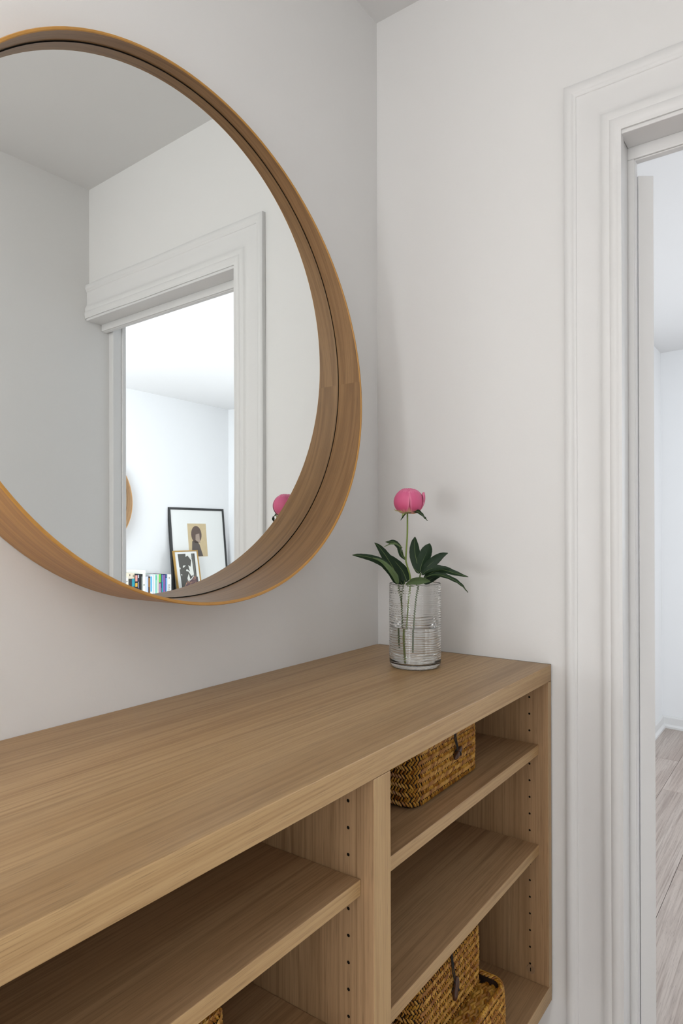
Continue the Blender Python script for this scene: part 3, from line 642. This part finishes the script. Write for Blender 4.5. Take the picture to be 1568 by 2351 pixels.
# ------------------------------------------------------------------ next room: sideboard, books, pictures, driftwood
SBT = H-0.312
def loc_of(s, off, z): q = A0+AV*s+AN*off; return Vector((q.x, q.y, z))
AROT = Matrix((AV, AN, Vector((0, 0, 1)))).transposed().to_4x4()   # local x along the wall, y off the wall
def wall_thing(name, label, cat, s, off, z, group=None):
    t = thing(name, label, cat, (0, 0, 0), group); m = AROT.copy(); m.translation = loc_of(s, off, z); t.matrix_world = m; return t
WHITE = mat('white_lacquer', (0.82, 0.82, 0.81, 1), 0.4)
sb = wall_thing('sideboard', 'low white sideboard in the next room under the books and pictures', 'sideboard', 0.16, 0.005, 0)
sbw = 0.92
obj('top_board', box((-sbw, 0, SBT-0.025), (sbw, 0.36, SBT), bev=0.002), WHITE, sb)
bm = bmesh.new()
for a, b in (((-sbw+0.01, 0.002, 0.10), (-sbw+0.03, 0.34, SBT-0.0255)), ((sbw-0.03, 0.002, 0.10), (sbw-0.01, 0.34, SBT-0.0255)), ((-sbw+0.03, 0.002, 0.10), (sbw-0.03, 0.34, 0.12)), ((-sbw+0.03, 0.002, 0.12), (sbw-0.03, 0.012, SBT-0.0255))): box_into(bm, a, b)
obj('carcass', bm, WHITE, sb)
for k in range(4):
    x0 = -sbw+0.012+k*(2*sbw-0.024)/4; x1 = x0+(2*sbw-0.024)/4-0.004
    d = obj('door', box((x0, 0.341, 0.102), (x1, 0.358, SBT-0.028), bev=0.0015), WHITE, sb)
    bm = bmesh.new(); bmesh.ops.create_uvsphere(bm, u_segments=12, v_segments=8, radius=0.011); bmesh.ops.translate(bm, verts=bm.verts[:], vec=(x1-0.05 if k % 2 == 0 else x0+0.05, 0.368, SBT-0.12)); obj('knob', bm, TOG, d, smooth=True)
for sx in (-1, 1):
    for yy in (0.04, 0.30):
        bm = bmesh.new(); tube(bm, [(sx*(sbw-0.08), yy, 0.0), (sx*(sbw-0.09), yy, 0.10)], [0.011, 0.018], 12); obj('leg', bm, OAKP, sb, smooth=True)
PAPER = mat('book_paper', lin((238, 234, 222)), 0.8, bump=[(900, 0.2, 0.0004)])
def text_mesh(s, size):
    cu = bpy.data.curves.new('t', 'FONT'); cu.body = s; cu.size = size; cu.extrude = 0.0002; cu.align_x = 'CENTER'; cu.align_y = 'CENTER'
    o = bpy.data.objects.new('t', cu); COL.objects.link(o); bpy.context.view_layer.update()
    me = bpy.data.meshes.new_from_object(o); bpy.data.objects.remove(o); return me
cols = {}
def cm(c):
    if c not in cols: cols[c] = mat('print_%d_%d_%d' % c, lin(c), 0.45)
    return cols[c]
def book(s0, s1, top, dep, cover, label, patches=(), front=0.22, text=None, boards=True):
    """upright book: spine faces the room; s0..s1 along the wall"""
    s0, s1 = (-0.0298+(q+0.0087)*0.9465 for q in (s0, s1)); top += 0.068
    wd = s1-s0-0.0012; hg = H+top-SBT; t = wall_thing('book', label, 'book', (s0+s1)/2, front-dep, SBT, 'books on the white sideboard')
    c = cm(cover)
    bm = bmesh.new(); bt = 0.0018
    box_into(bm, (-wd/2, 0, 0), (-wd/2+bt, dep, hg)); box_into(bm, (wd/2-bt, 0, 0), (wd/2, dep, hg)); box_into(bm, (-wd/2, dep-bt, 0), (wd/2, dep+0.0012, hg), bev=0.0007)
    obj('cover', bm, c, t)
    obj('pages', box((-wd/2+bt+0.0002, 0.004, 0.003), (wd/2-bt-0.0002, dep-bt-0.0003, hg-0.003)), PAPER, t)
    for (u0, u1, v0, v1, col) in patches:      # fractions across the spine and down from the top
        obj('spine_print', box((-wd/2+wd*u0, dep+0.0012, hg*(1-v1)), (-wd/2+wd*u1, dep+0.0016, hg*(1-v0))), cm(col), t)
    if text:
        st, sz, vpos, col = text; me = text_mesh(st, sz); o = bpy.data.objects.new('spine_lettering', me); COL.objects.link(o); me.materials.append(cm(col)); o.parent = t
        # facing the room, reading from the top down
        o.matrix_local = Matrix.Translation((0, dep+0.0014, hg*(1-vpos))) @ Matrix.Rotation(PI, 4, 'Z') @ Matrix.Rotation(PI/2, 4, 'X') @ Matrix.Rotation(-PI/2, 4, 'Z')
    return t
K = (24, 22, 22)
book(-0.1846, -0.1505, -0.1560, 0.17, (232, 228, 214), 'cream paperback at the left end of the book row', [(0.25, 0.75, 0.06, 0.16, (255, 255, 255)), (0.4, 0.7, 0.17, 0.19, (80, 80, 78))])
book(-0.1500, -0.1240, -0.1790, 0.16, (52, 50, 44), 'dark grey book second from the left end of the row', [(0.2, 0.8, 0.45, 0.95, (92, 90, 78))])
book(-0.1235, -0.0875, -0.1790, 0.16, (58, 70, 84), 'slate book with a turquoise spot, under the cream box', [(0.2, 0.95, 0.0, 0.30, (24, 150, 168)), (0.3, 0.7, 0.42, 0.9, (120, 130, 132))])
book(-0.0869, -0.0585, -0.1440, 0.17, K, 'black book with pink, yellow and red squares on its spine', [(0.12, 0.88, 0.04, 0.24, (232, 160, 148)), (0.1, 0.9, 0.30, 0.42, (228, 176, 60)), (0.08, 0.92, 0.52, 0.74, (196, 40, 44)), (0.1, 0.9, 0.80, 0.88, (236, 232, 222))])
book(-0.0585, -0.0440, -0.1444, 0.17, (26, 32, 66), 'thin navy book with a white dot at the top of its spine', [(0.2, 0.8, 0.03, 0.13, (236, 240, 250)), (0.3, 0.7, 0.26, 0.46, (170, 176, 206)), (0.3, 0.75, 0.56, 1.0, (140, 150, 184))])
book(-0.0440, -0.0245, -0.1467, 0.17, (14, 14, 16), 'plain black book between the navy one and the white lettered one')
book(-0.0241, -0.0090, -0.1467, 0.17, (30, 30, 26), 'black book with a thin white stripe down its spine', [(0.35, 0.7, 0.08, 1.0, (206, 212, 206))])
book(-0.0087, 0.0215, -0.1185, 0.20, (240, 240, 230), 'tallest book of the row, cream white with a bare spine', [(0.3, 0.6, 0.42, 0.46, (60, 60, 60))])
book(0.0217, 0.0495, -0.1686, 0.15, (214, 222, 244), 'short pale lavender book right of the tallest one', [(0.55, 0.9, 0.05, 0.95, (190, 206, 238))])
book(0.0501, 0.0695, -0.1692, 0.16, (158, 106, 34), 'ochre brown book with a black block on its spine', [(0.0, 1.0, 0.0, 0.06, (40, 40, 34)), (0.0, 0.5, 0.40, 0.66, (20, 18, 18))])
book(0.0701, 0.0985, -0.1700, 0.15, (228, 236, 248), 'white book with a bright cyan block on its upper spine', [(0.08, 0.55, 0.0, 0.58, (34, 170, 222))])
book(0.0989, 0.1230, -0.1573, 0.18, (232, 234, 242), 'white book with a pale green top edge beside the mint one', [(0.05, 0.3, 0.0, 1.0, (206, 206, 216))])
book(0.1234, 0.1440, -0.1569, 0.17, (150, 216, 198), 'mint green book in the middle of the row', [(0.2, 0.8, 0.04, 0.2, (96, 200, 170)), (0.3, 0.7, 0.7, 0.85, (90, 196, 166))])
book(0.1443, 0.1610, -0.1575, 0.17, (236, 228, 212), 'cream book between the mint and the green-topped one')
book(0.1612, 0.1840, -0.1571, 0.17, (116, 60, 100), 'purple book with a lime green block on its upper spine', [(0.05, 0.95, 0.0, 0.30, (112, 216, 84)), (0.3, 0.75, 0.34, 0.95, (214, 176, 214))])
book(0.1842, 0.2072, -0.1584, 0.17, (28, 40, 76), 'navy and teal book right of the green-topped one', [(0.35, 0.85, 0.02, 0.28, (116, 156, 210)), (0.4, 0.95, 0.28, 0.98, (40, 162, 186)), (0.0, 0.35, 0.5, 0.9, (90, 110, 104))])
book(0.2074, 0.2287, -0.1601, 0.17, (34, 34, 84), 'navy book with a lilac stripe down its spine', [(0.2, 0.75, 0.03, 1.0, (188, 118, 200))])
book(0.2289, 0.2522, -0.1610, 0.17, (24, 50, 104), 'dark blue book with a pale blue panel beside the white end book', [(0.25, 0.98, 0.14, 0.92, (132, 176, 226)), (0.25, 0.98, 0.0, 0.12, (76, 104, 150))])
book(0.2524, 0.2975, -0.1655, 0.19, (240, 238, 232), 'thick white book at the right end of the row', [(0.42, 0.55, 0.10, 0.16, (40, 40, 40))], text=('IDEYS', 0.026, 0.52, (90, 90, 92)))
bx = wall_thing('book', 'small cream book lying flat on top of the two dark books', 'book', -0.1335, 0.10, H-0.1098, 'books on the white sideboard')
obj('cover', box((-0.0285, 0.0, 0.0002), (0.0285, 0.118, 0.0435), bev=0.001), cm((228, 214, 192)), bx)
obj('cover_print', box((-0.020, 0.1182, 0.022), (-0.013, 0.1186, 0.036)), cm((70, 64, 58)), bx); obj('cover_print', box((0.012, 0.1182, 0.010), (0.024, 0.1186, 0.030)), cm((150, 142, 120)), bx)

def picture(name, label, s0, s1, ztop, zbot, off_top, off_bot, fw, fdep, fm, build):
    """leaning frame; local x along the wall, z up the leaning plane, y towards the room"""
    lean = math.atan2(off_bot-off_top, ztop-zbot); Ln = math.hypot(off_bot-off_top, ztop-zbot)
    t = thing(name, label, 'picture frame'); m = AROT.copy(); m.translation = loc_of((s0+s1)/2, off_bot, zbot+0.001+fdep*math.sin(lean))
    t.matrix_world = m @ Matrix.Rotation(lean, 4, 'X'); wd = s1-s0
    for a, b in (((-wd/2, -fdep, 0), (-wd/2+fw, 0, Ln)), ((wd/2-fw, -fdep, 0), (wd/2, 0, Ln)), ((-wd/2+fw, -fdep, Ln-fw), (wd/2-fw, 0, Ln)), ((-wd/2+fw, -fdep, 0), (wd/2-fw, 0, fw))):
        obj('frame_bar', box(a, b, bev=0.001), fm, t)
    obj('mat_board', box((-wd/2+fw*0.8, -0.012, fw*0.8), (wd/2-fw*0.8, -0.006, Ln-fw*0.8)), cm((236, 237, 234)), t)
    build(t, wd, Ln); return t
def shape(t, name, pts, y, m):
    bm = bmesh.new(); A = [bm.verts.new((x, y, z)) for x, z in pts]; B = [bm.verts.new((x, y+0.0003, z)) for x, z in pts]; bm.faces.new(A); bm.faces.new(B[::-1])
    for i in range(len(pts)): bm.faces.new([A[i], B[i], B[(i+1) % len(pts)], A[(i+1) % len(pts)]])
    bmesh.ops.recalc_face_normals(bm, faces=bm.faces[:]); return obj(name, bm, m, t)
BLACK = mat('black_frame', lin((38, 39, 38)), 0.4); GOLD = mat('gold_frame', lin((178, 140, 72)), 0.35, metal=0.3)
def art1(t, wd, Ln):
    # plain generic stand-in for the print: brown rounded form on a tan sheet
    x0, x1 = -0.128, 0.095; z1 = Ln-0.141; z0 = z1-0.300
    sh = obj('print_sheet', box((x0, -0.006, z0), (x1, -0.0052, z1)), mat('tan_paper', lin((206, 186, 148)), 0.8, var=(22, 0.10)), t)
    pts = []
    for k in range(28):
        a = 2*PI*k/28; pts.append((x0+0.100+0.062*math.cos(a), z1-0.100+0.078*math.sin(a)))
    shape(t, 'printed_form', pts, -0.0050, mat('brown_ink', lin((104, 88, 80)), 0.8, var=(30, 0.15)))
    shape(t, 'printed_form', [(x0+0.03, z0+0.004), (x0+0.045, z0+0.14), (x0+0.09, z0+0.155), (x0+0.13, z0+0.11), (x0+0.165, z0+0.004)], -0.0050, mat('grey_ink', lin((96, 88, 84)), 0.8, var=(30, 0.12)))
    shape(t, 'printed_form', [(x0+0.085, z0+0.15), (x0+0.09, z0+0.20), (x0+0.135, z0+0.21), (x0+0.14, z0+0.12)], -0.0047, mat('pale_ink', lin((168, 150, 136)), 0.8, var=(30, 0.1)))
    for (x, z, wv) in ((0.02, 0.118, 0.06), (0.03, 0.095, 0.11)):
        for k in range(5): obj('caption_line', box((x+k*wv/5, -0.006, z), (x+k*wv/5+wv/5*0.8, -0.0056, z+0.007)), cm((196, 197, 194)), t) if (k != 3) else None
picture('large_picture', 'large black-framed picture with a small tan print on white mat, leaning on the wall', 0.414, 1.080, H+0.4665, SBT, 0.010, 0.085, 0.020, 0.022, BLACK, art1)
def art2(t, wd, Ln):
    ink = mat('dark_grey_ink', lin((84, 82, 76)), 0.6); pale = cm((228, 228, 220)); sx = wd/0.265; X = lambda u: (u-0.5)*wd; Z = lambda v: Ln*(1-v)
    shape(t, 'photo_print', [(X(.16), Z(.07)), (X(.86), Z(.07)), (X(.89), Z(.78)), (X(.18), Z(.80))][::1], -0.0052, ink)
    for pts in ([(.48, .07), (.72, .07), (.71, .19), (.56, .11), (.47, .14)], [(.55, .11), (.72, .20), (.73, .53), (.62, .56), (.52, .46), (.42, .44), (.46, .40), (.58, .46), (.54, .32), (.63, .36), (.69, .22)],
                [(.30, .36), (.34, .32), (.44, .325), (.33, .37)], [(.44, .60), (.52, .50), (.55, .62), (.60, .63), (.46, .66)], [(.48, .68), (.66, .58), (.72, .54), (.70, .62), (.52, .69)], [(.17, .35), (.21, .37), (.20, .40), (.17, .40)], [(.20, .50), (.25, .51), (.23, .55)], [(.86, .14), (.885, .14), (.885, .58), (.84, .58)]):
        shape(t, 'photo_highlight', [(X(a), Z(b)) for a, b in pts], -0.0048, pale)
    shape(t, 'photo_band', [(X(.76), Z(.07)), (X(.785), Z(.07)), (X(.79), Z(.60)), (X(.765), Z(.60))], -0.0048, cm((120, 119, 112)))
    me = text_mesh('inconnue', 0.040*sx); o = bpy.data.objects.new('poster_lettering', me); COL.objects.link(o); me.materials.append(cm((140, 140, 134))); o.parent = t
    o.matrix_local = Matrix.Translation((X(.66), -0.0052, Z(.865))) @ Matrix.Rotation(PI, 4, 'Z') @ Matrix.Rotation(PI/2, 4, 'X')
picture('small_picture', 'small gold-framed black and white photo leaning in front of the large black frame', 0.396, 0.671, H+0.088, SBT, 0.095, 0.165, 0.010, 0.020, GOLD, art2)
# driftwood lump in front of the frames
bm = bmesh.new(); bmesh.ops.create_icosphere(bm, subdivisions=4, radius=1.0); rn = random.Random(8)
from mathutils import noise
for v in bm.verts:
    c = v.co.copy(); f = 1+0.35*noise.noise(c*1.7)+0.22*noise.noise(c*4.1)+0.1*noise.noise(c*9); v.co = Vector((c.x*0.105*f, c.y*0.045*f, max(0.0, (c.z*0.5+0.42)*0.145*f*(1+0.5*c.x))))
dw = obj('driftwood', bm, None, None, smooth=True)
m = bpy.data.materials.new('driftwood_bark'); m.use_nodes = True; nt = m.node_tree; b = nt.nodes['Principled BSDF']; tc_ = nt.nodes.new('ShaderNodeTexCoord'); n_ = nt.nodes.new('ShaderNodeTexNoise'); n_.inputs['Scale'].default_value = 24; nt.links.new(tc_.outputs['Object'], n_.inputs['Vector']); cr = nt.nodes.new('ShaderNodeValToRGB'); nt.links.new(n_.outputs['Fac'], cr.inputs[0])
e = cr.color_ramp.elements; e[0].position = 0.42; e[0].color = lin((84, 66, 70)); e[1].position = 0.62; e[1].color = lin((176, 136, 106)); x_ = e.new(0.52); x_.color = lin((112, 86, 82)); nt.links.new(cr.outputs[0], b.inputs['Base Color']); b.inputs['Roughness'].default_value = 0.8
dw.data.materials.append(m); mm = AROT.copy(); mm.translation = loc_of(0.430, 0.255, SBT+0.001); dw.matrix_world = mm
tag(dw, 'lumpy purple brown piece of driftwood in front of the small gold frame', 'driftwood')
